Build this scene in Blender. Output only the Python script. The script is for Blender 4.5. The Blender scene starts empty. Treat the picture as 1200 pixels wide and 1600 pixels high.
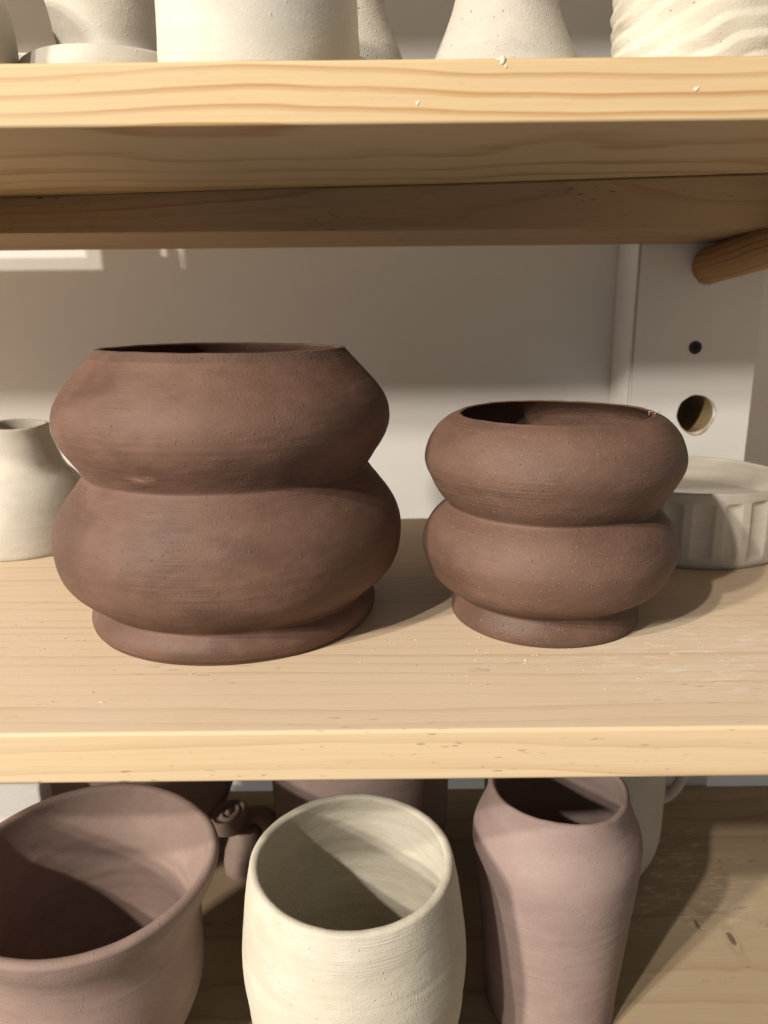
import bpy, bmesh, math, random
import numpy as np
from mathutils import Vector, Matrix

SC = bpy.context.scene
COL = SC.collection
rad = math.radians

# ------------------------------------------------------------------ camera
cam_d = bpy.data.cameras.new("camera")
cam = bpy.data.objects.new("camera", cam_d)
COL.objects.link(cam)
PITCH, ROLL = rad(14.8), rad(0.6)
fw = Vector((0, math.cos(PITCH), -math.sin(PITCH)))
r0 = Vector((1, 0, 0)); u0 = r0.cross(fw)
rt = r0 * math.cos(ROLL) - u0 * math.sin(ROLL)
up = r0 * math.sin(ROLL) + u0 * math.cos(ROLL)
m = Matrix((rt, up, -fw)).transposed().to_4x4()
m.translation = Vector((0, 0, 0.2))
cam.matrix_world = m
cam_d.sensor_fit = 'VERTICAL'
cam_d.sensor_height = 36.0
cam_d.sensor_width = 27.0
cam_d.lens = 36.0 * 1168 / 1600
cam_d.clip_start = 0.02
cam_d.clip_end = 100
cam_d.dof.use_dof = True
cam_d.dof.focus_distance = 0.47
cam_d.dof.aperture_fstop = 7.5
SC.camera = cam

# ------------------------------------------------------------------ room light and lamps
world = bpy.data.worlds.new("World")
SC.world = world
world.use_nodes = True
bg = world.node_tree.nodes["Background"]
bg.inputs[0].default_value = (0.97, 0.96, 0.95, 1)
bg.inputs[1].default_value = 0.235

def spot(loc, power, size, target=(0.03, 0.46, 0.05)):
    l = bpy.data.lights.new("track_lamp", 'SPOT')
    l.energy = power
    l.color = (1.0, 0.915, 0.80)
    l.shadow_soft_size = size
    l.spot_size = rad(45)
    l.spot_blend = 0.6
    o = bpy.data.objects.new("track_lamp", l)
    COL.objects.link(o)
    o.location = loc
    o.rotation_euler = (Vector(target) - Vector(loc)).to_track_quat('-Z', 'Y').to_euler()
    return o

def lamp_at(az, slope, dist, power, edge, size):
    # az: heading of the light over the shelves; slope: drop per metre into the shelf at the given board edge
    d = Vector((math.cos(rad(az)), math.sin(rad(az)), -slope * math.sin(rad(az))))
    p = Vector(edge) - d * dist
    return spot(p, power * (dist * d.length) ** 2, size)

UPPER_EDGE, MIDDLE_EDGE = (0.03, 0.40, 0.289), (0.05, 0.3315, -0.028)
lamp_at(40, 0.444, 5.0, 26, UPPER_EDGE, 0.13)
lamp_at(41, 0.534, 4.4, 20, UPPER_EDGE, 0.10)
lamp_at(52, 0.87, 3.2, 24, MIDDLE_EDGE, 0.05)
lamp_at(45, 1.10, 2.7, 24, MIDDLE_EDGE, 0.045)

SC.view_settings.view_transform = 'Standard'
SC.view_settings.look = 'None'
SC.view_settings.exposure = 0
SC.view_settings.gamma = 1
SC.cycles.max_bounces = 8
SC.cycles.diffuse_bounces = 4

# ------------------------------------------------------------------ node helpers
class NT:
    def __init__(self, name):
        self.m = bpy.data.materials.new(name)
        self.m.use_nodes = True
        self.t = self.m.node_tree
        self.t.nodes.clear()
        self.out = self.n('ShaderNodeOutputMaterial')
        self.b = self.n('ShaderNodeBsdfPrincipled')
        self.l(self.b.outputs[0], self.out.inputs[0])
        self.tc = self.n('ShaderNodeTexCoord').outputs['Object']
    def n(self, k): return self.t.nodes.new(k)
    def l(self, a, b): self.t.links.new(a, b)
    def inp(self, node, key, v):
        s = node.inputs[key]
        if isinstance(v, bpy.types.NodeSocket): self.l(v, s)
        else: s.default_value = v
    def math(self, op, a, b=0.0, c=None, clamp=False):
        n = self.n('ShaderNodeMath'); n.operation = op; n.use_clamp = clamp
        self.inp(n, 0, a); self.inp(n, 1, b)
        if c is not None: self.inp(n, 2, c)
        return n.outputs[0]
    def map(self, scale, loc=(0, 0, 0), rot=(0, 0, 0), src=None):
        n = self.n('ShaderNodeMapping')
        n.inputs['Scale'].default_value = scale
        n.inputs['Location'].default_value = loc
        n.inputs['Rotation'].default_value = rot
        self.l(src or self.tc, n.inputs['Vector'])
        return n.outputs[0]
    def noise(self, vec, scale=1.0, detail=2.0, rough=0.5, dist=0.0):
        n = self.n('ShaderNodeTexNoise')
        self.l(vec, n.inputs['Vector'])
        n.inputs['Scale'].default_value = scale; n.inputs['Detail'].default_value = detail
        n.inputs['Roughness'].default_value = rough; n.inputs['Distortion'].default_value = dist
        return n.outputs[0]
    def voro(self, vec, scale, out='Distance'):
        n = self.n('ShaderNodeTexVoronoi')
        self.l(vec, n.inputs['Vector']); n.inputs['Scale'].default_value = scale
        return n.outputs[out]
    def ramp(self, f, stops, interp='LINEAR'):
        n = self.n('ShaderNodeValToRGB'); cr = n.color_ramp; cr.interpolation = interp
        while len(cr.elements) < len(stops): cr.elements.new(0.5)
        for e, (p, c) in zip(cr.elements, stops):
            e.position = p
            e.color = (c, c, c, 1) if isinstance(c, (int, float)) else (*c, 1)
        self.l(f, n.inputs[0])
        return n.outputs[0]
    def mix(self, f, a, b, mode='MIX'):
        n = self.n('ShaderNodeMix'); n.data_type = 'RGBA'; n.blend_type = mode
        self.inp(n, 0, f)
        for s, v in ((n.inputs[6], a), (n.inputs[7], b)):
            if isinstance(v, bpy.types.NodeSocket): self.l(v, s)
            else: s.default_value = (*v, 1)
        return n.outputs[2]
    def sep(self, v):
        n = self.n('ShaderNodeSeparateXYZ'); self.l(v, n.inputs[0]); return n.outputs
    def bump(self, h, strength, dist, prev=None):
        n = self.n('ShaderNodeBump'); self.l(h, n.inputs['Height'])
        n.inputs['Strength'].default_value = strength; n.inputs['Distance'].default_value = dist
        if prev is not None: self.l(prev, n.inputs['Normal'])
        return n.outputs[0]
    def done(self, col, rough, spec=0.3, normal=None):
        self.inp(self.b, 'Base Color', col if isinstance(col, bpy.types.NodeSocket) else (*col, 1))
        self.inp(self.b, 'Roughness', rough)
        self.b.inputs['Specular IOR Level'].default_value = spec
        if normal is not None: self.l(normal, self.b.inputs['Normal'])
        return self.m

def clay(name, base, dark, light, speck=0.0, lines=1.0, mott=0.5, grain=1.0, seed=0.0, stain=0.3, pits=0.0, rough=0.82, spec=0.2, grogcol=None, scuff=None):
    base, dark, light = [tuple(v * 0.70 for v in q) for q in (base, dark, light)]
    k = NT(name)
    off = (seed * 1.37, seed * 2.11, seed * 0.73)
    big = k.noise(k.map((22, 22, 34), off), 1, 4, 0.6)
    c = k.mix(k.ramp(big, [(0.30, 0.0), (0.70, 1.0)]), dark, base)
    patch = k.noise(k.map((40, 40, 64), (off[1], off[0], 3)), 1, 4, 0.6)
    c = k.mix(k.math('MULTIPLY', k.ramp(patch, [(0.5, 0.0), (0.75, 1.0)]), mott), c, light)
    # damp and handled patches, wiped sideways
    damp = k.ramp(k.noise(k.map((11, 11, 17), (off[2] + 4, off[0], off[1])), 1, 3, 0.6, 0.4), [(0.50, 0.0), (0.66, 1.0)])
    c = k.mix(k.math('MULTIPLY', damp, stain), c, tuple(v * 0.62 for v in dark))
    dry = k.ramp(k.noise(k.map((12, 12, 20), (off[0], off[2] + 8, off[1])), 1, 4, 0.65, 0.3), [(0.54, 0.0), (0.74, 1.0)])
    c = k.mix(k.math('MULTIPLY', dry, stain * 0.8), c, light)
    # short pale scuffs
    scf = k.math('MULTIPLY', k.ramp(k.noise(k.map((230, 230, 70), off, (0.3, 0.5, 0.0)), 1, 3, 0.7), [(0.66, 0.0), (0.72, 1.0)]),
                 k.ramp(k.noise(k.map((26, 26, 30), (off[1], 9, off[0])), 1, 2), [(0.60, 0.0), (0.68, 1.0)]))
    c = k.mix(k.math('MULTIPLY', scf, stain * 1.2), c, light)
    if scuff is not None:                       # one pale rubbed scrape
        mp = k.map((1, 1, 1), tuple(-v for v in scuff))
        mp = k.map((1/0.0125, 1/0.02, 1/0.0034), (0, 0, 0), (0, rad(-28), 0), src=mp)
        ln = k.n('ShaderNodeVectorMath'); ln.operation = 'LENGTH'; k.l(mp, ln.inputs[0])
        zz = k.ramp(ln.outputs[1], [(0.2, 1.0), (1.0, 0.0)])
        sn = k.ramp(k.noise(k.map((130, 130, 800), off, (0, rad(-35), 0)), 1, 3, 0.7), [(0.34, 0.0), (0.58, 1.0)])
        c = k.mix(k.math('MULTIPLY', k.math('MULTIPLY', zz, sn), 0.85), c, tuple(v * 2.1 for v in light))
    thr = k.noise(k.map((6, 6, 760), off), 1, 3, 0.7)               # throwing lines
    thr2 = k.noise(k.map((22, 22, 1500), (off[2], off[1], 0)), 1, 2, 0.6)
    msk = k.ramp(k.noise(k.map((15, 15, 36), (off[0] + 5, 0, 0)), 1, 3, 0.6), [(0.44, 0.05), (0.66, 1.0)])
    gmk = k.ramp(k.noise(k.map((20, 20, 34), (off[2], 3, off[1])), 1, 3, 0.6), [(0.36, 0.12), (0.62, 1.0)])
    tl = k.math('MULTIPLY', k.math('SUBTRACT', thr, 0.5), msk)
    c = k.mix(k.math('MULTIPLY_ADD', tl, 1.2 * lines, 0.6, clamp=True), k.mix(1.0, c, (0.88, 0.87, 0.86), 'MULTIPLY'), c)
    fine = k.noise(k.map((1, 1, 1), off), 900, 3, 0.7)
    c = k.mix(0.35, c, k.mix(fine, (0.55, 0.55, 0.55), (1.35, 1.35, 1.35)), 'MULTIPLY')
    vd = k.voro(k.map((1, 1, 1), off), 640)
    vc = k.voro(k.map((1, 1, 1), off), 640, 'Color')
    rnd = k.sep(vc)[0]
    grog = k.math('MULTIPLY', k.ramp(vd, [(0.08, 1.0), (0.25, 0.0)]), k.ramp(rnd, [(0.76, 0.0), (0.80, 1.0)]))
    if speck > 0:
        c = k.mix(k.math('MULTIPLY', grog, speck), c, grogcol or light)
        drk = k.math('MULTIPLY', k.ramp(vd, [(0.10, 1.0), (0.32, 0.0)]), k.ramp(rnd, [(0.10, 1.0), (0.13, 0.0)]))
        c = k.mix(k.math('MULTIPLY', drk, speck * 0.7), c, tuple(v * 0.45 for v in dark))
    if pits > 0:
        pn = k.noise(k.map((120, 120, 420), off), 1, 4, 0.7)
        pm = k.math('MULTIPLY', k.ramp(pn, [(0.62, 0.0), (0.70, 1.0)]), k.ramp(patch, [(0.45, 0.0), (0.6, 1.0)]))
        c = k.mix(k.math('MULTIPLY', pm, pits), c, tuple(v * 0.75 for v in dark))
    nb = k.bump(k.math('MULTIPLY', k.math('ADD', thr, thr2), msk), 0.42 * lines, 0.0006)
    nb = k.bump(k.math('MULTIPLY', k.noise(k.map((1, 1, 1), off), 620, 3, 0.6), gmk), 0.45 * grain, 0.0009, nb)
    nb = k.bump(k.math('MULTIPLY', fine, gmk), 0.5 * grain, 0.0005, nb)
    vp = k.voro(k.map((1, 1, 1), off), 330)
    vpr = k.sep(k.voro(k.map((1, 1, 1), off), 330, 'Color'))
    pim = k.math('MULTIPLY', k.ramp(vp, [(0.06, 1.0), (0.26, 0.0)], 'EASE'), k.ramp(vpr[1], [(0.86, 0.0), (0.90, 1.0)]))
    nb = k.bump(grog, 0.6 * max(speck, 0.3), 0.0005, nb)
    nb = k.bump(pim, 0.7 * grain, 0.0008, nb)
    if pits > 0: nb = k.bump(pm, -0.6, 0.0007, nb)
    rg = k.math('MULTIPLY_ADD', k.math('SUBTRACT', damp, dry), -0.10, rough)
    return k.done(c, rg, spec, nb)

def wood(name, light, dark, pith, freq, amp=0.012, wav=(3.0, 14, 14), contrast=1.0, fleck=0.5, knots=(), chalk=None, seed=0.0, rough=0.6, ringpow=0.55, tone=0.5, line=0.80, vmin=0.3, top_tint=None):
    light, dark = [tuple(v * 0.70 for v in q) for q in (light, dark)]
    k = NT(name)
    o = (seed * 3.1, seed * 1.7, seed * 2.3)
    s = k.sep(k.tc)
    na = k.math('MULTIPLY', k.math('SUBTRACT', k.noise(k.map(wav, o), 1, 2, 0.5), 0.5), amp)
    nb = k.math('MULTIPLY', k.math('SUBTRACT', k.noise(k.map(wav, (o[1] + 7, o[2], o[0])), 1, 2, 0.5), 0.5), amp)
    nc = k.math('MULTIPLY', k.math('SUBTRACT', k.noise(k.map((14, 60, 60), o), 1, 2, 0.5), 0.5), amp * 0.12)
    y = k.math('ADD', k.math('SUBTRACT', s[1], pith[0]), na)
    z = k.math('ADD', k.math('SUBTRACT', s[2], pith[1]), nb)
    d = k.math('SQRT', k.math('ADD', k.math('MULTIPLY', y, y), k.math('MULTIPLY', z, z)))
    d = k.math('ADD', d, nc)
    for (kx, ky, kz, ka, kb) in knots:          # rings bulge round a knot
        ex = k.math('DIVIDE', k.math('SUBTRACT', s[0], kx), ka * 2.2)
        ey = k.math('DIVIDE', k.math('SUBTRACT', s[1], ky), kb * 2.5)
        ez = k.math('DIVIDE', k.math('SUBTRACT', s[2], kz), kb * 2.5)
        q = k.math('ADD', k.math('MULTIPLY', ex, ex), k.math('ADD', k.math('MULTIPLY', ey, ey), k.math('MULTIPLY', ez, ez)))
        d = k.math('ADD', d, k.math('MULTIPLY', k.math('EXPONENT', k.math('MULTIPLY', q, -1.0)), kb * 1.2))
    ph = k.math('MULTIPLY', d, freq)
    ph = k.math('ADD', ph, k.math('MULTIPLY', k.noise(k.map((0.6, 9, 9), o), 1, 1), 1.2))
    ring = k.math('FRACT', ph)
    idx = k.n('ShaderNodeTexWhiteNoise'); idx.noise_dimensions = '1D'
    k.l(k.math('FLOOR', ph), idx.inputs['W'])
    ringv = k.ramp(ring, [(0.0, 0.05), (ringpow, 0.08), (line, 0.6), (line + (1-line)*0.5, 1.0), (1.0, 0.05)], 'EASE')
    var = k.math('MULTIPLY_ADD', idx.outputs[0], 1.05 - vmin, vmin)
    brk = k.ramp(k.noise(k.map((5, 60, 60), o), 1, 2), [(0.3, 0.35), (0.6, 1.0)])
    f = k.math('MULTIPLY', k.math('MULTIPLY', ringv, k.math('MULTIPLY', var, brk)), contrast, clamp=True)
    c = k.mix(f, light, dark)
    bt = k.noise(k.map((2.2, 8, 8), (o[2], o[1], 4)), 1, 3, 0.55)
    c = k.mix(tone, c, k.mix(bt, (0.80, 0.76, 0.70), (1.18, 1.2, 1.24)), 'MULTIPLY')
    fib = k.noise(k.map((14, 700, 700), o), 1, 3, 0.7)
    c = k.mix(0.4, c, k.mix(fib, (0.78, 0.765, 0.735), (1.25, 1.25, 1.27)), 'MULTIPLY')
    if fleck > 0:
        fl = k.noise(k.map((90, 520, 520), (o[1], 2, 9)), 1, 2, 0.5)
        flm = k.math('MULTIPLY', k.ramp(fl, [(0.66, 0.0), (0.71, 1.0)]), k.ramp(k.noise(k.map((9, 30, 30), o), 1, 2), [(0.45, 0.0), (0.60, 1.0)]))
        c = k.mix(k.math('MULTIPLY', flm, fleck), c, tuple(v * 0.55 for v in dark))
    for (kx, ky, kz, ka, kb) in knots:
        ex = k.math('DIVIDE', k.math('SUBTRACT', s[0], kx), ka)
        ey = k.math('DIVIDE', k.math('SUBTRACT', s[1], ky), kb)
        ez = k.math('DIVIDE', k.math('SUBTRACT', s[2], kz), kb)
        q = k.math('SQRT', k.math('ADD', k.math('MULTIPLY', ex, ex), k.math('ADD', k.math('MULTIPLY', ey, ey), k.math('MULTIPLY', ez, ez))))
        q = k.math('ADD', q, k.math('MULTIPLY', k.math('SUBTRACT', k.noise(k.map((120, 220, 220), o), 1, 2), 0.5), 0.7))
        c = k.mix(k.ramp(q, [(0.55, 0.85), (0.95, 0.55), (1.25, 0.0)]), c, tuple(v * 0.38 for v in dark))
    if chalk is not None:                        # dried slip smears rubbed into the board
        (cx, cy, ca, cb, w) = chalk
        ex = k.math('DIVIDE', k.math('SUBTRACT', s[0], cx), ca)
        ey = k.math('DIVIDE', k.math('SUBTRACT', s[1], cy), cb)
        q = k.math('SQRT', k.math('ADD', k.math('MULTIPLY', ex, ex), k.math('MULTIPLY', ey, ey)))
        zone = k.ramp(q, [(0.3, 1.0), (1.0, 0.0)])
        st = k.ramp(k.noise(k.map((55, 260, 50), (1, 2, 3), (0, 0, rad(38))), 1, 4, 0.7, 0.6), [(0.52, 0.0), (0.64, 1.0)])
        hz = k.ramp(k.noise(k.map((26, 60, 30)), 1, 3, 0.6), [(0.42, 0.0), (0.75, 0.5)])
        mm = k.math('MULTIPLY', k.math('MAXIMUM', st, hz), k.math('MULTIPLY', zone, w))
        c = k.mix(mm, c, (0.80, 0.76, 0.70))
    if top_tint is not None:                         # greyer tan mixed unevenly over the upward face
        g = k.n('ShaderNodeNewGeometry')
        upf = k.ramp(k.sep(g.outputs['Normal'])[2], [(0.6, 0.0), (0.95, 1.0)])
        dn = k.ramp(k.noise(k.map((9, 16, 9), (3, 1, 2)), 1, 4, 0.65), [(0.25, 0.45), (0.7, 1.0)])
        c = k.mix(k.math('MULTIPLY', k.math('MULTIPLY', upf, dn), top_tint[1]), c, top_tint[0])
    nrm = k.bump(fib, 0.22, 0.0005)
    nrm = k.bump(ringv, 0.12, 0.0005, nrm)
    return k.done(c, rough, 0.25, nrm)

# ------------------------------------------------------------------ materials
M = {}
M['brown_big'] = clay('brown_clay', (0.1997, 0.1078, 0.0749), (0.1498, 0.0779, 0.0537), (0.2564, 0.1474, 0.1059), speck=0.35, lines=2.3, mott=0.4, grain=0.75, seed=1, pits=0.7, stain=0.6, rough=0.68, spec=0.36, scuff=(-0.030, -0.0985, 0.113))
M['brown_rim'] = clay('dusty_brown_rim', (0.165, 0.098, 0.072), (0.13, 0.077, 0.056), (0.23, 0.145, 0.112), speck=0.4, lines=1.6, mott=0.5, grain=1.4, seed=1, pits=0.4, stain=0.5)
M['brown_small'] = clay('speckled_brown_clay', (0.1871, 0.1044, 0.0732), (0.1464, 0.0795, 0.0553), (0.2357, 0.139, 0.1003), speck=0.55, lines=2.4, mott=0.25, stain=0.5, rough=0.66, spec=0.38, grain=0.8, seed=2, grogcol=(0.40, 0.29, 0.225))
M['brown_dark'] = clay('dark_brown_clay', (0.46, 0.335, 0.285), (0.39, 0.28, 0.235), (0.54, 0.41, 0.36), speck=0.2, lines=0.5, seed=3)
M['pink'] = clay('pink_clay', (0.385, 0.278, 0.242), (0.345, 0.240, 0.205), (0.46, 0.35, 0.31), speck=0.15, lines=0.5, mott=0.4, grain=0.6, seed=4)
M['pink_vase'] = clay('dusty_pink_clay', (0.43, 0.322, 0.295), (0.385, 0.28, 0.252), (0.50, 0.39, 0.36), speck=0.15, lines=0.5, mott=0.4, grain=0.6, seed=5)
M['cream'] = clay('cream_clay', (0.79, 0.735, 0.61), (0.735, 0.675, 0.545), (0.83, 0.795, 0.70), speck=0.18, lines=1.7, mott=0.6, grain=0.9, seed=6, pits=0.45)
M['cream_grey'] = clay('grey_cream_clay', (0.76, 0.71, 0.62), (0.68, 0.63, 0.54), (0.79, 0.755, 0.67), speck=0.2, lines=0.7, mott=0.5, grain=0.6, seed=7)
M['white'] = clay('white_clay', (0.78, 0.735, 0.64), (0.74, 0.69, 0.59), (0.84, 0.81, 0.74), speck=0.05, lines=0.3, mott=0.4, grain=0.6, seed=8)
M['grog'] = clay('grogged_white_clay', (0.66, 0.61, 0.53), (0.60, 0.55, 0.47), (0.74, 0.70, 0.63), speck=0.9, lines=0.4, mott=0.4, grain=1.3, seed=9)
M['plaster'] = clay('white_plaster', (1.1, 1.09, 1.07), (1.07, 1.06, 1.04), (1.12, 1.11, 1.1), speck=0.0, lines=0.0, mott=0.3, grain=0.5, seed=10)
M['mug'] = clay('white_slip', (0.72, 0.69, 0.64), (0.68, 0.65, 0.60), (0.78, 0.76, 0.72), speck=0.0, lines=0.3, mott=0.3, grain=0.4, seed=11)

LIGHT = (0.72, 0.505, 0.275); DARK = (0.50, 0.275, 0.10)
M['wood_upper'] = wood('pine_upper', (0.73, 0.545, 0.31), (0.52, 0.30, 0.125), (-0.157, -0.62), 125, amp=0.024, wav=(4.5, 5, 5), contrast=0.95, fleck=0.15, seed=1, rough=0.55, line=0.72, vmin=0.7, tone=0.4)
M['wood_mid'] = wood('pine_middle', (0.80, 0.615, 0.39), (0.54, 0.35, 0.18), (-0.50, 0.30), 105, amp=0.030, wav=(1.6, 6, 6), contrast=1.15, fleck=0.85, seed=2, chalk=(0.19, -0.115, 0.11, 0.075, 0.6), line=0.86, vmin=0.15, top_tint=((0.60, 0.49, 0.40), 0.5))
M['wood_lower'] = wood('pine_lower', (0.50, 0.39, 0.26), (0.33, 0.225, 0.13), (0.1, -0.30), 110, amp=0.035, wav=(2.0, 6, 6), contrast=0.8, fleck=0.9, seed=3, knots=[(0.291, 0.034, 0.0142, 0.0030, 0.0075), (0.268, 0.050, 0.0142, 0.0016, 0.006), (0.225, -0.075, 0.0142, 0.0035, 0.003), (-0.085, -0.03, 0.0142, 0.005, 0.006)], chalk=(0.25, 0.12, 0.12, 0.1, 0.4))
M['wood_back'] = wood('pine_rough', (0.52, 0.35, 0.195), (0.30, 0.175, 0.085), (0.0, 0.12), 150, amp=0.03, wav=(2.4, 12, 12), contrast=0.8, fleck=0.9, seed=4, knots=[(0.105, -0.066, 0.002, 0.022, 0.0045), (-0.02, 0.0, 0.016, 0.004, 0.0015)])
M['wood_dowel'] = wood('pine_dowel', (0.58, 0.34, 0.145), (0.20, 0.095, 0.03), (0.004, -0.030), 210, amp=0.012, wav=(7, 30, 30), contrast=1.1, fleck=0.3, seed=5)
M['wood_raw'] = wood('raw_wood', (0.40, 0.29, 0.165), (0.24, 0.15, 0.07), (0.0, 0.05), 300, amp=0.01, contrast=0.8, fleck=0.3, seed=6)

def paint(name, col, seed, rough=0.5, lum=0.06):
    k = NT(name)
    n1 = k.noise(k.map((3, 3, 3), (seed, 0, 0)), 1, 4, 0.6)
    n2 = k.noise(k.map((40, 40, 40), (seed, 1, 0)), 1, 3, 0.6)
    c = k.mix(1.0, col, k.mix(n1, (1 - lum,) * 3, (1 + lum,) * 3), 'MULTIPLY')
    sm = k.ramp(k.noise(k.map((14, 14, 5), (seed, 2, 0)), 1, 4, 0.65), [(0.6, 0.0), (0.8, 0.35)])
    c = k.mix(sm, c, tuple(v * 0.82 for v in col))
    nb = k.bump(n2, 0.12, 0.0012)
    nb = k.bump(k.noise(k.map((1, 1, 1)), 500, 2), 0.08, 0.0004, nb)
    return k.done(c, rough, 0.35, nb)
M['wall'] = paint('wall_paint', (0.83, 0.815, 0.785), 1)
M['post'] = paint('post_paint', (0.78, 0.765, 0.735), 2, 0.45)
def plain(name, col, rough=0.5, metal=0.0, spec=0.3):
    k = NT(name)
    n = k.noise(k.map((1, 1, 1)), 700, 2)
    c = k.mix(1.0, col, k.mix(n, (0.8,) * 3, (1.2,) * 3), 'MULTIPLY')
    k.b.inputs['Metallic'].default_value = metal
    return k.done(c, rough, spec, k.bump(n, 0.1, 0.0003))
M['screw'] = plain('black_screw_metal', (0.035, 0.035, 0.036), 0.45, 0.4)
M['wood_torn'] = plain('torn_wood', (0.46, 0.36, 0.23), 0.9)
M['slip'] = plain('dried_slip', (0.66, 0.58, 0.46), 0.9)
M['crumb'] = plain('clay_crumbs', (0.56, 0.45, 0.33), 0.9)
M['crumb_brown'] = plain('brown_crumbs', (0.40, 0.25, 0.17), 0.9)

# ------------------------------------------------------------------ object helpers
def tag(o, label=None, cat=None, group=None, kind=None):
    if label: o['label'] = label
    if cat: o['category'] = cat
    if group: o['group'] = group
    if kind: o['kind'] = kind
    return o

def thing(name, loc, label, cat, group=None):
    o = bpy.data.objects.new(name, None)
    o.empty_display_size = 0.02
    COL.objects.link(o); o.location = loc
    return tag(o, label, cat, group)

def link(name, me, mat, parent=None, loc=None):
    me.materials.clear(); me.materials.append(mat)
    o = bpy.data.objects.new(name, me)
    COL.objects.link(o)
    if parent is not None: o.parent = parent
    if loc is not None: o.location = loc
    return o

def from_bm(name, bm, mat, parent=None, loc=None, smooth=True):
    me = bpy.data.meshes.new(name)
    bmesh.ops.recalc_face_normals(bm, faces=bm.faces)
    for f in bm.faces: f.smooth = smooth
    bm.to_mesh(me); bm.free()
    return link(name, me, mat, parent, loc)

def spline(zn, rn, z):
    n = len(zn); h = np.diff(zn); A = np.zeros((n, n)); b = np.zeros(n); A[0, 0] = A[-1, -1] = 1
    for i in range(1, n - 1):
        A[i, i-1] = h[i-1]; A[i, i] = 2 * (h[i-1] + h[i]); A[i, i+1] = h[i]
        b[i] = 3 * ((rn[i+1]-rn[i]) / h[i] - (rn[i]-rn[i-1]) / h[i-1])
    c = np.linalg.solve(A, b); i = np.clip(np.searchsorted(zn, z) - 1, 0, n - 2); t = z - zn[i]
    d = (c[i+1]-c[i]) / (3*h[i]); bb = (rn[i+1]-rn[i]) / h[i] - h[i] * (2*c[i]+c[i+1]) / 3
    return rn[i] + bb*t + c[i]*t*t + d*t**3

def outer_profile(nodes, breaks, step=0.001, soft=1.3):
    zn = np.array([a for a, b in nodes]); rn = np.array([b for a, b in nodes])
    z = np.linspace(zn[0], zn[-1], int((zn[-1]-zn[0]) / step) + 1); r = np.zeros_like(z)
    ed = [0] + list(breaks) + [len(zn) - 1]
    for a, b in zip(ed[:-1], ed[1:]):
        mm = (z >= zn[a] - 1e-9) & (z <= zn[b] + 1e-9)
        r[mm] = spline(zn[a:b+1], rn[a:b+1], z[mm]) if b - a > 1 else np.interp(z[mm], zn[a:b+1], rn[a:b+1])
    if soft > 0:
        w = np.exp(-0.5 * (np.arange(-4, 5) / soft) ** 2); w /= w.sum()
        rp = np.concatenate([2*r[0]-r[4:0:-1], r, 2*r[-1]-r[-2:-6:-1]])
        r = np.convolve(rp, w, 'valid')
    return z, r

def pot_grid(nodes, breaks, thick, floor, lip=None, foot_round=0.0025, soft=1.3, step=0.001, taper=1.0):
    """(z, r) loop of a hollow pot from the middle of its base, up the outside, over the lip, down the inside.
    Returns the points and the index of every named stretch."""
    z, r = outer_profile(nodes, breaks, step, soft)
    P = []
    for t in (1e-4, 0.4, 0.8): P.append((0.0, max(r[0] - foot_round, 1e-4) * t if t < 1 else r[0]))
    for a in np.linspace(0, math.pi/2, 5):
        P.append((foot_round * (1 - math.cos(a)), r[0] - foot_round + foot_round * math.sin(a)))
    i0 = len(P)
    mz = z > foot_round + 1e-5
    for a, b in zip(z[mz], r[mz]): P.append((a, b))
    i1 = len(P)
    t = thick
    zt, rt_ = z[-1], r[-1]
    lip = lip or t * 0.5
    for a in np.linspace(0, math.pi, 9)[1:-1]:
        P.append((zt + lip * math.sin(a), rt_ - t/2 + t/2 * math.cos(a)))
    i2 = len(P)
    zi = np.linspace(zt, floor, 70)
    ro = np.interp(zi, z, r)
    # soften the inside
    k = np.exp(-0.5 * (np.arange(-4, 5) / 2.0) ** 2); k /= k.sum()
    rs = np.convolve(np.concatenate([2*ro[0]-ro[4:0:-1], ro, [ro[-1]]*4]), k, 'valid')
    tt = t + (taper - 1) * t * np.linspace(0, 1, len(zi))
    ri = np.maximum(rs - tt, 0.004)
    cr = 0.008
    for a, b in zip(zi, ri):
        if a < floor + cr:
            q = (floor + cr - a) / cr
            b = b - cr * (1 - math.sqrt(max(0, 1 - q*q)))
        P.append((a, max(b, 0.002)))
    rl = P[-1][1]
    for s in (0.6, 0.3, 0.001): P.append((floor, rl * s))
    return np.array(P), i0, i1, i2

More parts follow.
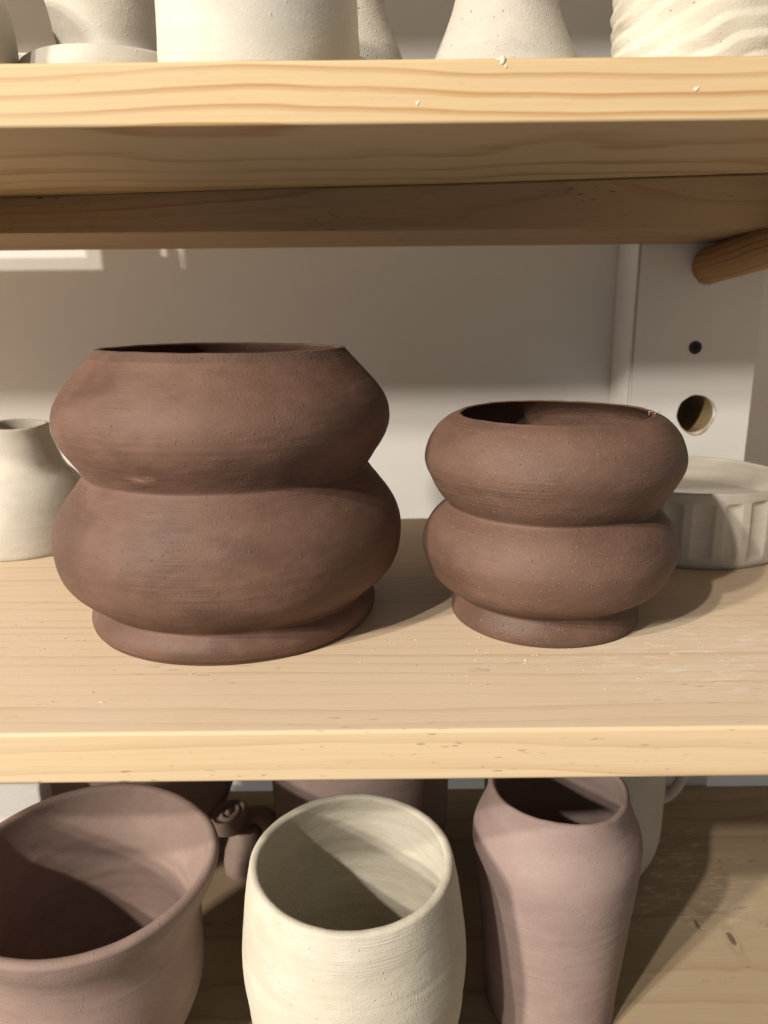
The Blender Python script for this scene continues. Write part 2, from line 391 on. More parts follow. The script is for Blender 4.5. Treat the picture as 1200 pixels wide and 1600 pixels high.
def lathe(P, cuts, mats, parent, segs=160, disp=None, seed=0, wob=0.0012, shear=0.0, ztop=0.0, grooves=6):
    """cuts: list of (name, start, end); every stretch becomes a mesh of its own; the wobble is shared"""
    rng = np.random.RandomState(seed)
    th = np.linspace(0, 2*np.pi, segs, endpoint=False)
    Z = np.repeat(P[:, 0][:, None], segs, 1); R = np.repeat(P[:, 1][:, None], segs, 1); T = np.repeat(th[None], len(P), 0)
    W = np.zeros_like(R)
    zs = max(P[:, 0].max(), 1e-3)
    for k in (2, 3, 5):
        ph = rng.rand() * 6.28; sp = rng.randn() * 3
        W += wob / k * rng.uniform(0.5, 1) * np.sin(k*T + ph + sp * Z / zs)
    # throwing rings: shallow, spiralling, uneven
    for k in range(4):
        f = rng.uniform(350, 900); ph = rng.rand() * 6.28
        W += 0.00003 * np.sin(f * Z + T * rng.choice([-1, 1]) + ph) * (0.6 + 0.4*np.sin(2*T + k))
    for k in range(grooves):
        z0 = rng.uniform(0.08, 0.95) * zs; w = rng.uniform(0.0008, 0.0016); dpt = rng.uniform(0.00006, 0.00022) * rng.choice([1, 1, -1])
        ph = rng.rand() * 6.28; tilt = rng.uniform(-1, 1) * 0.002
        W -= dpt * np.exp(-((Z - z0 - tilt * np.sin(T + ph)) / w) ** 2) * np.clip(0.35 + np.sin(T * rng.choice([1, 2]) + ph * 3), 0, 1)
    R2 = R + W * np.clip(R / 0.02, 0, 1)
    if disp is not None: R2 = R2 + disp(R, Z, T)
    for (nm, ca, cb) in cuts:
        if nm == 'inner_wall':
            fade = np.clip((Z[ca:cb+1] - zs*0.1) / (zs*0.2), 0, 1) * np.clip((zs*0.97 - Z[ca:cb+1]) / (zs*0.08), 0, 1)
            R2[ca+1:cb+1] += (0.00009 * (np.sin(Z[ca:cb+1] * 6.28 / 0.0105 + T[ca:cb+1] + rng.rand()*6) + np.sin(Z[ca:cb+1] * 6.28 / 0.0163 + T[ca:cb+1]*2)) * fade)[1:] * (R2[ca+1:cb+1] > 0.02)
    p4 = rng.rand(4) * 6.28
    Zw = Z + (0.7 * wob * np.sin(T + p4[0]) + 0.3 * wob * np.sin(3*T + p4[1]) + 0.00008 * np.sin(11*T + p4[2]) + 0.00007 * np.sin(23*T + p4[3])) * np.clip(Z / zs, 0, 1) ** 4
    X = R2*np.cos(T) + shear * (Z - ztop); Y = R2*np.sin(T)
    V = np.stack([X, Y, Zw], -1)
    dT = np.roll(V, -1, 1) - np.roll(V, 1, 1)
    dP = np.gradient(V, axis=0)
    N = np.cross(dT, dP); N /= np.maximum(np.linalg.norm(N, axis=-1, keepdims=True), 1e-12)
    for e in (0, -1): N[e] = (0, 0, -1 if e == 0 else 1)
    out = []
    for (name, a, b), mat in zip(cuts, mats):
        sub = V[a:b+1].reshape(-1, 3); n = b - a + 1
        i = np.arange(n - 1)[:, None] * segs; j = np.arange(segs)[None]; j2 = (j + 1) % segs
        F = np.stack([i + j, i + j2, i + segs + j2, i + segs + j], -1).reshape(-1, 4)
        me = bpy.data.meshes.new(name)
        me.from_pydata(sub.tolist(), [], F.tolist())
        me.polygons.foreach_set('use_smooth', np.ones(len(F), bool))
        me.update()
        me.normals_split_custom_set_from_vertices(N[a:b+1].reshape(-1, 3).tolist())
        out.append(link(name, me, mat, parent))
    return out

def cut_index(P, i0, i1, z):
    return i0 + int(np.argmin(np.abs(P[i0:i1, 0] - z)))

def tube(bm, pts, radii, n=10, cap=True):
    rings = []
    for i, p in enumerate(pts):
        p = Vector(p)
        a = Vector(pts[max(i-1, 0)]); b = Vector(pts[min(i+1, len(pts)-1)])
        t = (b - a).normalized()
        u = t.cross(Vector((0.13, 0.2, 0.97))); u.normalize(); v = t.cross(u)
        rr = radii[i] if hasattr(radii, '__len__') else radii
        rings.append([bm.verts.new(p + (u*math.cos(2*math.pi*k/n) + v*math.sin(2*math.pi*k/n)) * rr) for k in range(n)])
    for r1, r2 in zip(rings[:-1], rings[1:]):
        for k in range(n): bm.faces.new((r1[k], r1[(k+1) % n], r2[(k+1) % n], r2[k]))
    if cap:
        bm.faces.new(rings[0]); bm.faces.new(rings[-1])

def box_bm(x0, x1, y0, y1, z0, z1, bev=0.0015, seg=3):
    bm = bmesh.new()
    bmesh.ops.create_cube(bm, size=1)
    for v in bm.verts:
        v.co = Vector(((x0+x1)/2 + v.co.x*(x1-x0), (y0+y1)/2 + v.co.y*(y1-y0), (z0+z1)/2 + v.co.z*(z1-z0)))
    if bev > 0: bmesh.ops.bevel(bm, geom=list(bm.edges), offset=bev, segments=seg, profile=0.5, affect='EDGES')
    return bm

def flat_smooth(o, ang=35):
    me = o.data
    for p in me.polygons: p.use_smooth = max(abs(c) for c in p.normal) < 0.9995
    bm = bmesh.new(); bm.from_mesh(me)
    for e in bm.edges:
        if len(e.link_faces) == 2 and e.calc_face_angle(0) > rad(ang): e.smooth = False
    bm.to_mesh(me); bm.free()
    return o

# ------------------------------------------------------------------ the setting
wall = from_bm('wall', box_bm(-1.6, 1.6, 0.80, 0.90, -0.9, 1.4, 0), M['wall'], smooth=False)
tag(wall, 'off-white painted wall behind the shelves', kind='structure')

def board(name, x0, x1, y0, y1, z0, z1, mat, label, bev=0.0018):
    cy, cz = (y0+y1)/2, (z0+z1)/2
    bm = box_bm(x0, x1, y0-cy, y1-cy, z0-cz, z1-cz, bev)
    o = flat_smooth(from_bm(name, bm, mat, None, (0, cy, cz)))
    return tag(o, label, 'shelf')

upper = board('shelf_board', -0.85, 0.85, 0.40, 0.709, 0.2893, 0.318, M['wood_upper'], 'upper pine shelf board with a wavy grained front edge under the white pots')
middle = board('shelf_board', -0.85, 0.85, 0.3315, 0.732, -0.0285, 0.0, M['wood_mid'], 'middle pine shelf board carrying the two brown bulging planters')
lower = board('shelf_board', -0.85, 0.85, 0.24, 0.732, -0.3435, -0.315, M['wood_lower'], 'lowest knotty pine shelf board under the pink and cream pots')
top = board('shelf_board', -0.85, 0.85, 0.40, 0.709, 0.58, 0.6085, M['wood_upper'], 'unseen topmost pine shelf board added to shade the wall behind the white pots')  # out of view, added for the shade it casts on the wall

# rough board under the upper shelf, its front edge waney and running askew
bm = bmesh.new()
xs = np.linspace(-0.85, 0.85, 60)
rows = []
rng = random.Random(4)
for x in xs:
    yt = 0.577 - 0.115 * x + 0.0012 * math.sin(x*23) - (0.05*max(x, 0)**2)
    yb = 0.595 - 0.004 * x + 0.0012 * math.sin(x*31 + 1)
    sec = [(yt, 0.0140), (yt-0.0004, 0.0128), (yt*0.5+yb*0.5-0.0015, 0.0), (yb-0.0008, -0.0134), (yb+0.0008, -0.0142), (0.732, -0.0142), (0.732, 0.0140)]
    rows.append([bm.verts.new((x, a - 0.66, b)) for a, b in sec])
for r1, r2 in zip(rows[:-1], rows[1:]):
    for k in range(len(r1)): bm.faces.new((r1[k], r1[(k+1) % len(r1)], r2[(k+1) % len(r1)], r2[k]))
bm.faces.new(rows[0]); bm.faces.new(rows[-1])
ub = flat_smooth(from_bm('shelf_board', bm, M['wood_back'], None, (0, 0.66, 0.2749)), 40)
tag(ub, 'rough darker pine board lying under the back of the upper shelf, with a knot', 'shelf')

# dried slip on the front of the upper shelf
def blob(name, loc, s, parent, mat, seed):
    bm = bmesh.new()
    bmesh.ops.create_icosphere(bm, subdivisions=2, radius=1)
    rr = random.Random(seed)
    for v in bm.verts:
        k = 1 + rr.uniform(-0.22, 0.16)
        v.co = Vector((v.co.x*s[0]*k*0.8, v.co.y*s[1]*k*0.8, v.co.z*s[2]*k*0.8))
    o = from_bm(name, bm, mat, parent)
    o.location = Vector(loc) - Vector(parent.location)
    return o
for i, (x, z, s) in enumerate([(0.0588, 0.3168, (0.0019, 0.0006, 0.0024)), (0.0606, 0.3142, (0.0008, 0.0004, 0.0012)), (0.0570, 0.3172, (0.0016, 0.0005, 0.0009)), (0.1526, 0.3035, (0.0014, 0.0005, 0.0013)),
                               (0.1537, 0.3042, (0.0006, 0.0003, 0.0005)), (0.0182, 0.2984, (0.0009, 0.0004, 0.0011)), (0.0188, 0.2994, (0.0005, 0.0003, 0.0009))]):
    blob('slip_drip', (x, 0.39995, z), s, upper, M['slip'], i)

# ------------------------------------------------------------------ post with peg hole, screw and dowel
PX0, PX1, PYF, PYB = 0.2405, 0.3605, 0.735, 0.799
post = thing('shelf_post', (0.30, 0.735, -0.6), 'white painted upright post with a peg hole and a black screw at right', 'post')
HX, HZ, HR = 0.3075, 0.1025, 0.0185
bm = bmesh.new()
X0, X1 = PX0-0.30, PX1-0.30
hx, hz = HX-0.30, HZ+0.6
zmax = 1.9
n = 40
rr = random.Random(2)
def ring(y, jit):
    out = []
    for k in range(n):
        a = 2*math.pi*(k+0.5)/n
        q = HR * (1 + jit[k])
        out.append(bm.verts.new((hx + q*math.cos(a), y, hz + q*math.sin(a))))
    return out
jit = [0.012*math.sin(k*1.3) + (0.05*math.sin((k+3)*0.9) + 0.06 if k in (37, 38, 39, 0, 1, 2) else 0) + (0.09*math.sin((k-26)*math.pi/7) if 27 <= k <= 32 else 0) for k in range(n)]
r1 = ring(0, jit)
r1b = ring(0.004, [j*0.2 for j in jit])
sq = []
half = 0.03
for k in range(n):
    a = 2*math.pi*(k+0.5)/n
    c, s = math.cos(a), math.sin(a); mm = max(abs(c), abs(s))
    sq.append(bm.verts.new((hx + half*c/mm, 0, hz + half*s/mm)))
for k in range(n):
    bm.faces.new((r1[k], r1[(k+1) % n], sq[(k+1) % n], sq[k]))
    bm.faces.new((r1[k], r1[(k+1) % n], r1b[(k+1) % n], r1b[k]))
# frame faces round the square patch: corner vertices of the patch lie between samples, so fan to the outer rectangle
cs = {}
out = {}
for key, (x, z) in {'bl': (X0, 0), 'br': (X1, 0), 'tr': (X1, zmax), 'tl': (X0, zmax)}.items():
    out[key] = bm.verts.new((x, 0, z))
pc = {}
for key, (sx, sz) in {'bl': (-1, -1), 'br': (1, -1), 'tr': (1, 1), 'tl': (-1, 1)}.items():
    pc[key] = bm.verts.new((hx+sx*half, 0, hz+sz*half))
def side(test): return [v for v in sq if test(v.co)]
eps = 1e-6
for key_a, key_b, test, sk in (('bl', 'br', lambda c: abs(c.z-(hz-half)) < eps, lambda v: v.co.x), ('br', 'tr', lambda c: abs(c.x-(hx+half)) < eps, lambda v: v.co.z),
                               ('tr', 'tl', lambda c: abs(c.z-(hz+half)) < eps, lambda v: -v.co.x), ('tl', 'bl', lambda c: abs(c.x-(hx-half)) < eps, lambda v: -v.co.z)):
    vs = sorted(side(test), key=sk)
    bm.faces.new([out[key_a], out[key_b], pc[key_b]] + vs[::-1] + [pc[key_a]])
for sx, sz, key in ((-1, -1, 'bl'), (1, -1, 'br'), (1, 1, 'tr'), (-1, 1, 'tl')):
    vs = sorted([v for v in sq], key=lambda v: (v.co - pc[key].co).length)[:2]
    try: bm.faces.new([pc[key]] + vs)
    except ValueError: pass
bk = {}
for key, (x, z) in {'bl': (X0, 0), 'br': (X1, 0), 'tr': (X1, zmax), 'tl': (X0, zmax)}.items():
    bk[key] = bm.verts.new((x, PYB-PYF, z))
for a, b in (('bl', 'br'), ('br', 'tr'), ('tr', 'tl'), ('tl', 'bl')):
    bm.faces.new((out[a], out[b], bk[b], bk[a]))
bm.faces.new([bk[k] for k in ('bl', 'br', 'tr', 'tl')])
bmesh.ops.bevel(bm, geom=[e for e in bm.edges if {v for v in e.verts} in ({out['bl'], out['tl']}, {out['br'], out['tr']})], offset=0.003, segments=3, affect='EDGES')
from_bm('post_body', bm, M['post'], post, smooth=False)
bm = bmesh.new()
rings = []
for y, q in ((0.0041, 0.996), (0.02, 0.97), (0.0615, 0.96)):
    rings.append([bm.verts.new((hx + HR*q*(1+jit[k]*0.2*(1 if y < .01 else 0))*math.cos(2*math.pi*(k+.5)/n), y, hz + HR*q*math.sin(2*math.pi*(k+.5)/n))) for k in range(n)])
for a, b in zip(rings[:-1], rings[1:]):
    for k in range(n): bm.faces.new((a[k], a[(k+1) % n], b[(k+1) % n], b[k]))
bm.faces.new(rings[-1])
me_h = from_bm('peg_hole', bm, M['wood_raw'], post)
# ragged bare wood torn at the hole's lower and right lip
bm = bmesh.new()
pr = None; walk = 0.07
for k in list(range(24, 40)) + list(range(0, 6)):
    for sub in (0.0, 0.5):
        kk = (k + sub) % 40
        a = 2*math.pi*(kk+0.5)/n
        j0, j1 = jit[int(kk) % n], jit[(int(kk)+1) % n]
        qi = HR*(1.0 + j0*(1-sub) + j1*sub)
        fade = math.sin(math.pi * ((k + sub - 24) % 40) / 22)
        walk = min(max(walk + rr.uniform(-0.045, 0.045), 0.02), 0.15)
        qo = qi + HR*(0.008 + fade*walk)
        sec = [bm.verts.new((hx+q*math.cos(a), y, hz+q*math.sin(a))) for q, y in ((qi*0.985, 0.0022), (qi*1.005, -0.0003), (qo*0.99, -0.0003), (qo, 0.0005))]
        if pr:
            for e in range(3): bm.faces.new((pr[e], pr[e+1], sec[e+1], sec[e]))
        pr = sec
from_bm('torn_wood', bm, M['wood_torn'], post)
# screw
bm = bmesh.new()
bmesh.ops.create_cone(bm, cap_ends=True, segments=28, radius1=0.0064, radius2=0.0052, depth=0.0016, matrix=Matrix.Translation((0.3012-0.30, -0.0007, 0.7662)) @ Matrix.Rotation(rad(90), 4, 'X'))
scr = flat_smooth(from_bm('screw', bm, M['screw'], post))
bm = bmesh.new()
for a in (20, 110):
    g = bmesh.ops.create_cube(bm, size=1, matrix=Matrix.Translation((0.0012, -0.0016, 0.7662)) @ Matrix.Rotation(rad(a), 4, 'Y') @ Matrix.Diagonal((0.0052, 0.0006, 0.0011, 1)))
from_bm('cross_slot', bm, plain('slot_black', (0.004, 0.004, 0.004), 0.8), scr, smooth=False)

# dowel: sits in the post's upper hole and carries the shelf
dw = thing('wooden_dowel', (0.3075, 0.735, 0.2415), 'thick round pine dowel sticking out of the white post under the shelf', 'dowel')
dw.rotation_euler = (rad(4.0), 0, rad(90))
bm = bmesh.new()
rg = []
L = 0.36
for t in np.linspace(-0.003, L, 40):
    rg.append([bm.verts.new((-t, 0.0168*math.cos(2*math.pi*k/48), 0.0168*math.sin(2*math.pi*k/48))) for k in range(48)])
for a, b in zip(rg[:-1], rg[1:]):
    for k in range(48): bm.faces.new((a[k], a[(k+1) % 48], b[(k+1) % 48], b[k]))
bm.faces.new(rg[0]); bm.faces.new(rg[-1])
dw.rotation_euler = (0, rad(4.0), rad(90))
flat_smooth(from_bm('dowel_rod', bm, M['wood_dowel'], dw))
bm = bmesh.new()
for k in range(14):
    a = rad(rr.uniform(215, 300))
    s = rr.uniform(0.0010, 0.0022)
    bmesh.ops.create_icosphere(bm, subdivisions=1, radius=s, matrix=Matrix.Translation((0.001, 0.0172*math.cos(a), 0.0176*math.sin(a))) @ Matrix.Diagonal((0.6, 1, 1.2, 1)))
from_bm('dried_glue', bm, M['plaster'], dw)

# ------------------------------------------------------------------ the two brown planters
def planter(name, loc, nodes, breaks, thick, zc_foot, zc_waist, mat, label, seed, shear, segs=220, lip=None, wob=0.0009, rim_mat=None, zc_rim=1.0):
    t = thing(name, loc, label, 'planter')
    P, i0, i1, i2 = pot_grid(nodes, breaks, thick, 0.009, lip=lip, soft=1.25, step=0.0008)
    a = cut_index(P, i0, i1, zc_foot); b = cut_index(P, i0, i1, zc_waist); c = min(cut_index(P, i0, i1, zc_rim), i1 - 1)
    lathe(P, [('foot', 0, a), ('lower_bulge', a, b), ('upper_bulge', b, c), ('rim', c, i2), ('inner_wall', i2, len(P)-1)], [mat, mat, mat, rim_mat or mat, mat], t,
          segs=segs, seed=seed, shear=shear, ztop=0.0, wob=wob)
    return t
big_nodes = [(0.0, 0.0945), (0.010, 0.0962), (0.019, 0.0905), (0.034, 0.1077), (0.052, 0.1144), (0.067, 0.1144), (0.083, 0.1076), (0.096, 0.0977), (0.1035, 0.0921), (0.112, 0.0972), (0.125, 0.1051), (0.137, 0.1075), (0.15, 0.1041), (0.166, 0.0913), (0.1795, 0.0790)]
big = planter('planter', (-0.1041, 0.4968, 0), big_nodes, [2, 8], 0.0045, 0.019, 0.1035, M['brown_big'],
              'larger dark brown clay planter with two wide bulges and a flat rim', 11, 0.002, lip=0.0012, rim_mat=M['brown_rim'], zc_rim=0.1755)
small_nodes = [(0.0, 0.0625), (0.006, 0.0628), (0.0175, 0.0578), (0.026, 0.0724), (0.038, 0.0805), (0.051, 0.0842), (0.062, 0.0817), (0.072, 0.0753), (0.079, 0.067), (0.086, 0.0733), (0.096, 0.079), (0.107, 0.0834), (0.118, 0.0820), (0.129, 0.0760), (0.1345, 0.0702), (0.1367, 0.0660), (0.1375, 0.0632)]
small = planter('planter', (0.1095, 0.484, 0), small_nodes, [2, 8], 0.0032, 0.0175, 0.079, M['brown_small'],
                'smaller speckled brown clay planter with two rounded bulges and rolled-in rim', 12, 0.008, lip=0.0007)
# clay trimmings left on the small planter's rim
rr = random.Random(8)
bm = bmesh.new()
for (a, q, z) in [(-12, 0.060, 0.1395), (-8, 0.063, 0.139), (-2, 0.067, 0.136), (3, 0.061, 0.1395), (-16, 0.066, 0.1365), (-20, 0.062, 0.139), (-4, 0.0722, 0.1322), (6, 0.066, 0.1365)]:
    c = Vector((q*math.cos(rad(a)), q*math.sin(rad(a)), z))
    pts = [c]
    d = Vector((rr.uniform(-1, 1), rr.uniform(-1, 1), rr.uniform(-0.2, 0.5))).normalized()
    for s in range(4):
        d = (d + Vector((rr.uniform(-.7, .7), rr.uniform(-.7, .7), rr.uniform(-.5, .3)))).normalized()
        pts.append(pts[-1] + d*0.0009)
    tube(bm, pts, [0.00015, 0.0003, 0.0003, 0.00025, 0.0001], 5)
ct = from_bm('clay_trimmings', bm, M['crumb_brown'], small); ct['kind'] = 'stuff'
# scrape on the big planter's upper bulge
# ------------------------------------------------------------------ left cream vase and right fluted dish on the middle shelf
t = thing('bottle_vase', (-0.328, 0.6625, 0), 'cream clay vase with narrow neck and sloping shoulder behind the larger planter', 'vase')
P, i0, i1, i2 = pot_grid([(0.0, 0.060), (0.012, 0.0608), (0.03, 0.0602), (0.045, 0.0565), (0.0553, 0.0515), (0.0625, 0.0465), (0.0696, 0.040), (0.079, 0.0356), (0.094, 0.0308), (0.101, 0.0293), (0.1075, 0.0295)], [], 0.004, 0.006, soft=1.5)
a = cut_index(P, i0, i1, 0.090)
lathe(P, [('body', 0, a), ('neck', a, i2), ('inner_wall', i2, len(P)-1)], [M['cream_grey']]*3, t, 140, seed=21)

t = thing('fluted_dish', (0.267, 0.6475, 0), 'shallow cream dish with carved vertical flutes in front of the white post', 'dish')
def flute(R, Z, T):
    nf = 24
    u = ((T * nf / (2*np.pi) + 0.25) % 1.0) - 0.5
    ii = np.floor(T * nf / (2*np.pi) + 0.25)
    wv = 0.33 + 0.03*np.sin(ii*2.7)
    prof = np.clip(1 - (u / wv)**2, 0, 1) ** 0.75
    lo = 0.0085 + 0.0015*np.sin(ii*1.9); hi = 0.0545 + 0.001*np.sin(ii*3.1)
    cap = np.clip(np.minimum((Z-lo), (hi-Z)) / 0.008, 0, 1)
    capr = np.sqrt(np.clip(1 - (1-cap)**2, 0, 1))
    wide = np.where(np.abs(u) < wv*np.maximum(capr, 1e-3), 1.0, 0.0)
    mask = prof * np.clip(capr*1.2, 0, 1)
    outer = (R > 0.083)
    return -0.0030 * mask * outer
P, i0, i1, i2 = pot_grid([(0.0, 0.0848), (0.006, 0.0862), (0.02, 0.0868), (0.04, 0.0868), (0.056, 0.0862), (0.0605, 0.0855)], [], 0.004, 0.040, soft=0.8, foot_round=0.003)
lathe(P, [('fluted_wall', 0, i1-1), ('rim', i1-1, i2), ('inner_wall', i2, len(P)-1)], [M['cream_grey']]*3, t, 640, disp=flute, seed=22, wob=0.0008)

# ------------------------------------------------------------------ pots on the lower shelf
ZL = -0.315
def simple_pot(name, loc, nodes, thick, floor, mat, label, cat, seed, segs=170, breaks=(), cuts=None, shear=0.0, lip=None, wob=0.0012, disp=None, soft=1.3, inner=None, taper=1.0, grooves=6):
    t = thing(name, loc, label, cat)
    P, i0, i1, i2 = pot_grid(nodes, list(breaks), thick, floor, lip=lip, soft=soft, taper=taper)
    cl = []; prev = 0
    for nm, z in (cuts or []):
        c = cut_index(P, i0, i1, z); cl.append((nm, prev, c)); prev = c
    cl.append(('body', prev, i1-1)); cl.append(('rim', i1-1, i2)); cl.append(('inner_wall', i2, len(P)-1))
    zt = nodes[-1][0]
    lathe(P, cl, [mat]*len(cl), t, segs, seed=seed, shear=shear, ztop=zt, wob=wob, disp=disp, grooves=grooves)
    return t
rel = lambda L_: [(round(a - ZL, 4), b) for a, b in L_]
simple_pot('tumbler', (-0.0235, 0.423, ZL), rel([(-.315, .0655), (-.295, .0685), (-.276, .0708), (-.266, .0712), (-.262, .0726), (-.250, .0740), (-.235, .0755), (-.215, .0762), (-.19, .0740), (-.165, .0708), (-.15, .068)]),
           0.0064, 0.008, M['cream'], 'cream rounded tumbler between the wide pink bowl and the pink vase', 'cup', 31, shear=-0.010, cuts=[('foot_band', 0.051)], lip=0.0024)
simple_pot('vase', (0.1237, 0.4697, ZL), rel([(-.315, .0499), (-.295, .0502), (-.27, .0523), (-.245, .0544), (-.22, .0566), (-.195, .0592), (-.18, .0602), (-.165, .0598), (-.15, .0545), (-.14, .0508), (-.13, .0486)]),
           0.0045, 0.008, M['pink_vase'], 'tall dusty pink vase with rounded shoulder and narrow open mouth', 'vase', 32, shear=-0.007, cuts=[('lower_body', 0.118)])
simple_pot('bowl', (-0.2035, 0.4275, ZL), rel([(-.315, .0456), (-.29, .0564), (-.265, .0675), (-.245, .0722), (-.225, .0728), (-.205, .0728), (-.19, .0742), (-.175, .0800), (-.166, .0842), (-.156, .0868)]),
           0.0075, 0.010, M['pink'], 'wide pink clay bowl with flared thick rim at lower left', 'bowl', 33, lip=0.0034, wob=0.002)
# behind them
simple_pot('flowerpot', (-0.240, 0.642, ZL), [(0, 0.060), (0.03, 0.071), (0.06, 0.084), (0.08, 0.091), (0.11, 0.1), (0.15, 0.108)], 0.006, 0.01, M['pink_vase'], 'tapered pink flowerpot deep in shadow behind the wide bowl', 'pot', 34)
simple_pot('cylinder_pot', (-0.0247, 0.628, ZL), [(0, 0.076), (0.03, 0.080), (0.08, 0.083), (0.13, 0.0835), (0.17, 0.082)], 0.006, 0.01, M['pink_vase'], 'straight-sided pink pot in shadow behind the cream tumbler', 'pot', 35)
jug = simple_pot('jug', (0.181, 0.638, ZL), [(0, 0.058), (0.004, 0.069), (0.012, 0.0775), (0.025, 0.0825), (0.05, 0.0848), (0.10, 0.0848), (0.15, 0.083)], 0.005, 0.01, M['mug'], 'white jug with rounded base and loop handle behind the pink vase', 'jug', 36, soft=1.0)
bm = bmesh.new()
pts = []
for a in np.linspace(-100, 100, 26):
    pts.append((0.086 + 0.024*math.cos(rad(a)) - 0.004, -0.004, 0.090 + 0.036*math.sin(rad(a))))
pts = [(0.080, -0.004, pts[0][2] - 0.001)] + pts + [(0.080, -0.004, pts[-1][2])]
tube(bm, pts, 0.0052, 12)
from_bm('handle', bm, M['mug'], jug)

# small dark lump with a rolled strip
cp = thing('rolled_clay_pot', (-0.134, 0.612, ZL), 'small dark brown clay piece with a rolled spiral strip on top beside the bowl', 'ornament')
P = np.array([(0, 0.0001), (0, 0.012), (0, 0.020), (0.002, 0.0225), (0.010, 0.0235), (0.020, 0.022), (0.032, 0.0175), (0.045, 0.0125), (0.050, 0.009), (0.0515, 0.0001)])
lathe(P, [('body', 0, len(P)-1)], [M['brown_dark']], cp, 60, seed=37, grooves=0)
roll = Matrix.Translation((-0.0125, -0.012, 0.0635)) @ Matrix.Rotation(rad(-6), 4, 'Y') @ Matrix.Rotation(rad(10), 4, 'X')
bm = bmesh.new()
prof = [(0.0001, -0.011), (0.012, -0.011), (0.0155, -0.0085), (0.0172, -0.003), (0.0176, 0.003), (0.0168, 0.0072), (0.0150, 0.0085), (0.0132, 0.0074), (0.0125, 0.0058), (0.008, 0.0055), (0.0001, 0.0055)]
rr2 = []
for q, z in prof:
    rr2.append([bm.verts.new(roll @ Vector((q*(1 + 0.05*math.sin(2*a + 1) + 0.02*math.sin(5*a))*math.cos(a), q*(1 + 0.05*math.sin(2*a + 1))*math.sin(a), z + 0.0006*math.sin(a*3)*(q > 0.01)))) for a in [2*math.pi*k/40 for k in range(40)]])
for a, b in zip(rr2[:-1], rr2[1:]):
    for k in range(40): bm.faces.new((a[k], a[(k+1) % 40], b[(k+1) % 40], b[k]))
from_bm('rolled_strip', bm, M['brown_dark'], cp)
bm = bmesh.new()
pts = []
for i in range(46):
    u = i / 45
    a = 0.6 + u * 2*math.pi * 1.35
    q = 0.0030 + 0.0096*u
    pts.append(roll @ Vector((q*math.cos(a), q*math.sin(a), 0.0058 + 0.0008*u)))
tube(bm, pts, [0.0012 + 0.0011*math.sin(math.pi*min(1, 0.25 + i/60)) for i in range(46)], 8)
from_bm('spiral_ridge', bm, M['brown_dark'], cp)
bm = bmesh.new()
bmesh.ops.create_uvsphere(bm, u_segments=14, v_segments=10, radius=1, matrix=roll @ Matrix.Translation((0, 0, 0.0065)) @ Matrix.Diagonal((0.0030, 0.0027, 0.0034, 1)))
from_bm('strip_core', bm, M['brown_dark'], cp)
bm = bmesh.new()
tube(bm, [(-0.006, 0.002, 0.050), (0.004, 0.006, 0.052), (0.013, 0.007, 0.052), (0.021, 0.004, 0.047), (0.027, 0.000, 0.037), (0.029, -0.003, 0.025), (0.028, -0.004, 0.012), (0.027, -0.004, 0.002)],
     [0.008, 0.0095, 0.0105, 0.0105, 0.010, 0.009, 0.0085, 0.008], 14)
from_bm('curved_arm', bm, M['brown_dark'], cp)

t = from_bm('plaster_block', box_bm(-0.05, 0.05, -0.009, 0.009, 0, 0.165, 0.003), M['plaster'], None, (-0.319, 0.516, ZL))
flat_smooth(t); tag(t, 'bright white plaster block behind the wide bowl at the left edge', 'block')

# ------------------------------------------------------------------ pots on the upper shelf
ZU = 0.318
simple_pot('cylinder_vase', (-0.0662, 0.466, ZU), [(0, 0.0538), (0.005, 0.0546), (0.03, 0.0545), (0.05, 0.054), (0.062, 0.0535)], 0.004, 0.006, M['white'], 'large smooth white cylinder pot at the front of the upper shelf', 'vase', 41, segs=180, grooves=0)
simple_pot('jar', (-0.293, 0.487, ZU), [(0, 0.074), (0.02, 0.0765), (0.04, 0.0765), (0.06, 0.075), (0.072, 0.072)], 0.005, 0.006, M['cream_grey'], 'beige pot cut off at the far upper left corner', 'pot', 40)
simple_pot('footed_bowl', (-0.1685, 0.535, ZU), [(0, 0.056), (0.003, 0.0575), (0.030, 0.0575), (0.0335, 0.0565), (0.0345, 0.036), (0.039, 0.0338), (0.05, 0.0345), (0.065, 0.037), (0.085, 0.044), (0.10, 0.050)], 0.004, 0.038, M['cream_grey'],
           'grey cream bowl standing on a wide disc foot left of the white cylinder', 'bowl', 42, breaks=[3, 4], cuts=[('disc_foot', 0.034)], soft=0.5)
simple_pot('belly_jar', (-0.0205, 0.575, ZU), [(0, 0.0385), (0.02, 0.0395), (0.035, 0.0395), (0.05, 0.0365), (0.06, 0.0325), (0.075, 0.027), (0.1, 0.024), (0.11, 0.026)], 0.004, 0.006, M['grog'],
           'rough grogged cream jar half hidden behind the white cylinder', 'jar', 43)
bell = [(0, 0.058), (0.008, 0.0545), (0.018, 0.0475), (0.03, 0.0405), (0.045, 0.0338), (0.06, 0.0292), (0.08, 0.028), (0.13, 0.03), (0.21, 0.038)]
simple_pot('flared_vase', (0.0735, 0.497, ZU), bell, 0.004, 0.006, M['grog'], 'white grogged vase with a flaring bell-shaped foot in front of its twin', 'vase', 44)
simple_pot('flared_vase', (0.0835, 0.60, ZU), [(a, b*1.02) for a, b in bell], 0.004, 0.006, M['cream_grey'], 'pale flared vase standing hidden close behind the white bell-footed one', 'vase', 45)
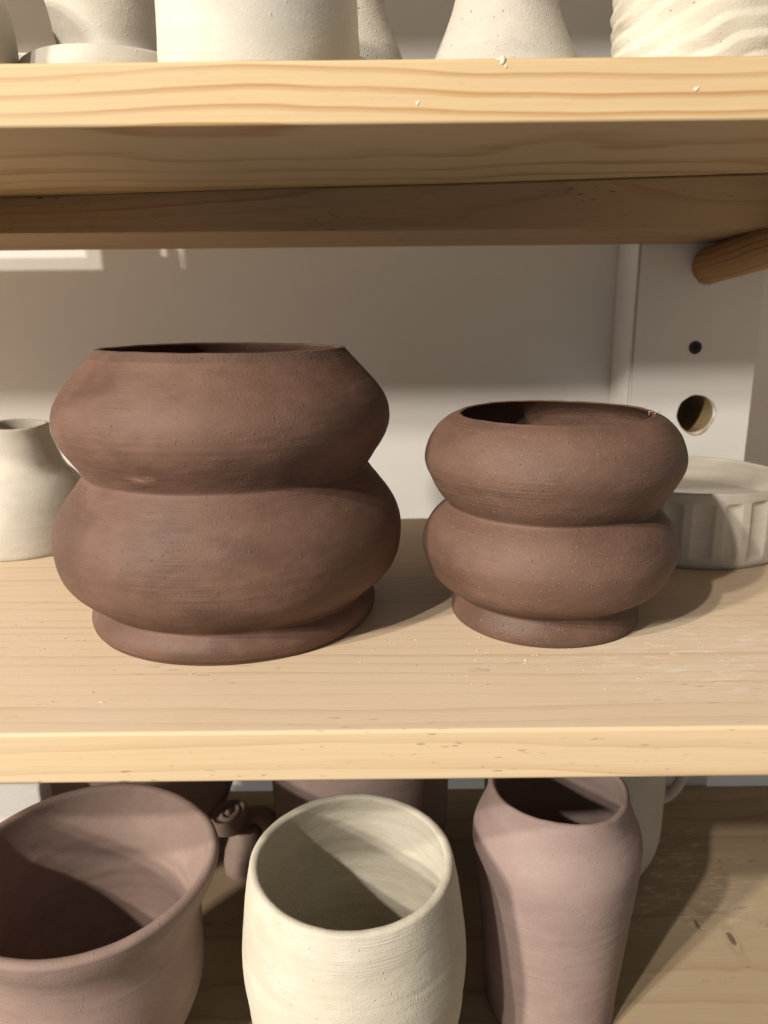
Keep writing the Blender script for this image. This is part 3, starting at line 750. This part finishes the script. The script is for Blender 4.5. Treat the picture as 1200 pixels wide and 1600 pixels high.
def ropes(R, Z, T):
    k = Z / 0.0098 - 3 * T / (2*np.pi) + 0.34*np.sin(2*T + Z*35) + 0.22*np.sin(3*T + 1 + Z*60) + 0.05*np.sin(11*T + Z*170)
    ii = np.floor(k); u = k - ii
    am = 0.0015 + 0.0005*np.sin(ii*2.3 + 2*T) + 0.0004*np.sin(ii*5.1 + 9*T)
    v = np.where(u < 0.62, u / 0.62, (1 - u) / 0.38)          # long slope, steep step
    rough = 0.0
    return (am * v**0.9 + rough) * (R > 0.052)
simple_pot('ridged_vase', (0.1966, 0.505, ZU), [(0, 0.0535), (0.01, 0.0545), (0.05, 0.055), (0.1, 0.0545), (0.14, 0.053)], 0.004, 0.006, M['cream'], 'cream vase wrapped in slanting carved ridges at the upper right', 'vase', 46, segs=420, disp=ropes)
t = from_bm('clay_tile', box_bm(-0.045, 0.045, -0.012, 0.012, 0, 0.062, 0.002), M['cream'], None, (-0.246, 0.60, ZU))
flat_smooth(t); tag(t, 'low cream clay slab behind the disc-footed bowl at upper left', 'tile')

# ------------------------------------------------------------------ crumbs of dry clay on the middle shelf
def crumbs(name, spots, n, mat, seed, smin, smax, z):
    rr = random.Random(seed); bm = bmesh.new()
    for i in range(n):
        if rr.random() < 0.7:
            c = rr.choice(spots); x, y = rr.gauss(c[0], c[2]), rr.gauss(c[1], c[2]*0.5)
        else: x, y = rr.uniform(-0.3, 0.33), rr.uniform(0.34, 0.56)
        if not (0.336 < y < 0.70): continue
        if math.hypot(x+0.104, y-0.4968) < 0.097 or math.hypot(x-0.1095, y-0.484) < 0.0655: continue
        s = smin + (smax-smin)*rr.random()**3
        g = bmesh.ops.create_icosphere(bm, subdivisions=1, radius=1, matrix=Matrix.Translation((x, y, z + s*0.25)) @ Matrix.Rotation(rr.uniform(0, 3), 4, 'Z') @ Matrix.Diagonal((s*rr.uniform(.8, 2.2), s*rr.uniform(.5, 1.1), s*rr.uniform(.25, .6), 1)))
        for v in g['verts']: v.co += Vector((rr.uniform(-1, 1), rr.uniform(-1, 1), rr.uniform(-0.2, 0.3))) * s * 0.4
    o = from_bm(name, bm, mat, None, smooth=False)
    return o
o = crumbs('clay_crumbs', [(0.02, 0.45, 0.03), (0.09, 0.41, 0.03), (0.0, 0.42, 0.04), (0.19, 0.43, 0.03), (0.06, 0.40, 0.04), (-0.22, 0.45, 0.03)], 420, M['crumb'], 5, 0.00018, 0.0007, 0)
tag(o, 'pale dry clay crumbs scattered over the middle shelf around the planters', 'crumbs', kind='stuff')

# unseen low wares added along the back to block light leaking past the shelf
for i, (x, r, lab) in enumerate([(-0.342, 0.032, 'unseen small cream cup added at the back of the upper shelf to cut the light on the wall into slits'), (-0.279, 0.019, 'unseen tiny cream cup added right of the small one to cut the light on the wall into slits')]):
    simple_pot('cup', (x, 0.655, ZU), [(0, r*0.8), (0.01, r*0.92), (0.03, r), (0.062, r)], 0.0035, 0.006, M['cream'], lab, 'cup', 60 + i, segs=60)
t = from_bm('light_blocker', box_bm(-0.285, 0.285, -0.02, 0.02, 0, 0.058, 0.002), M['cream_grey'], None, (0.041, 0.672, ZU))  # hidden slab added to stop the light leak right of the cups
flat_smooth(t); tag(t, 'unseen long low slab of grey cream clay added to block light at the back of the upper shelf', 'light blocker')
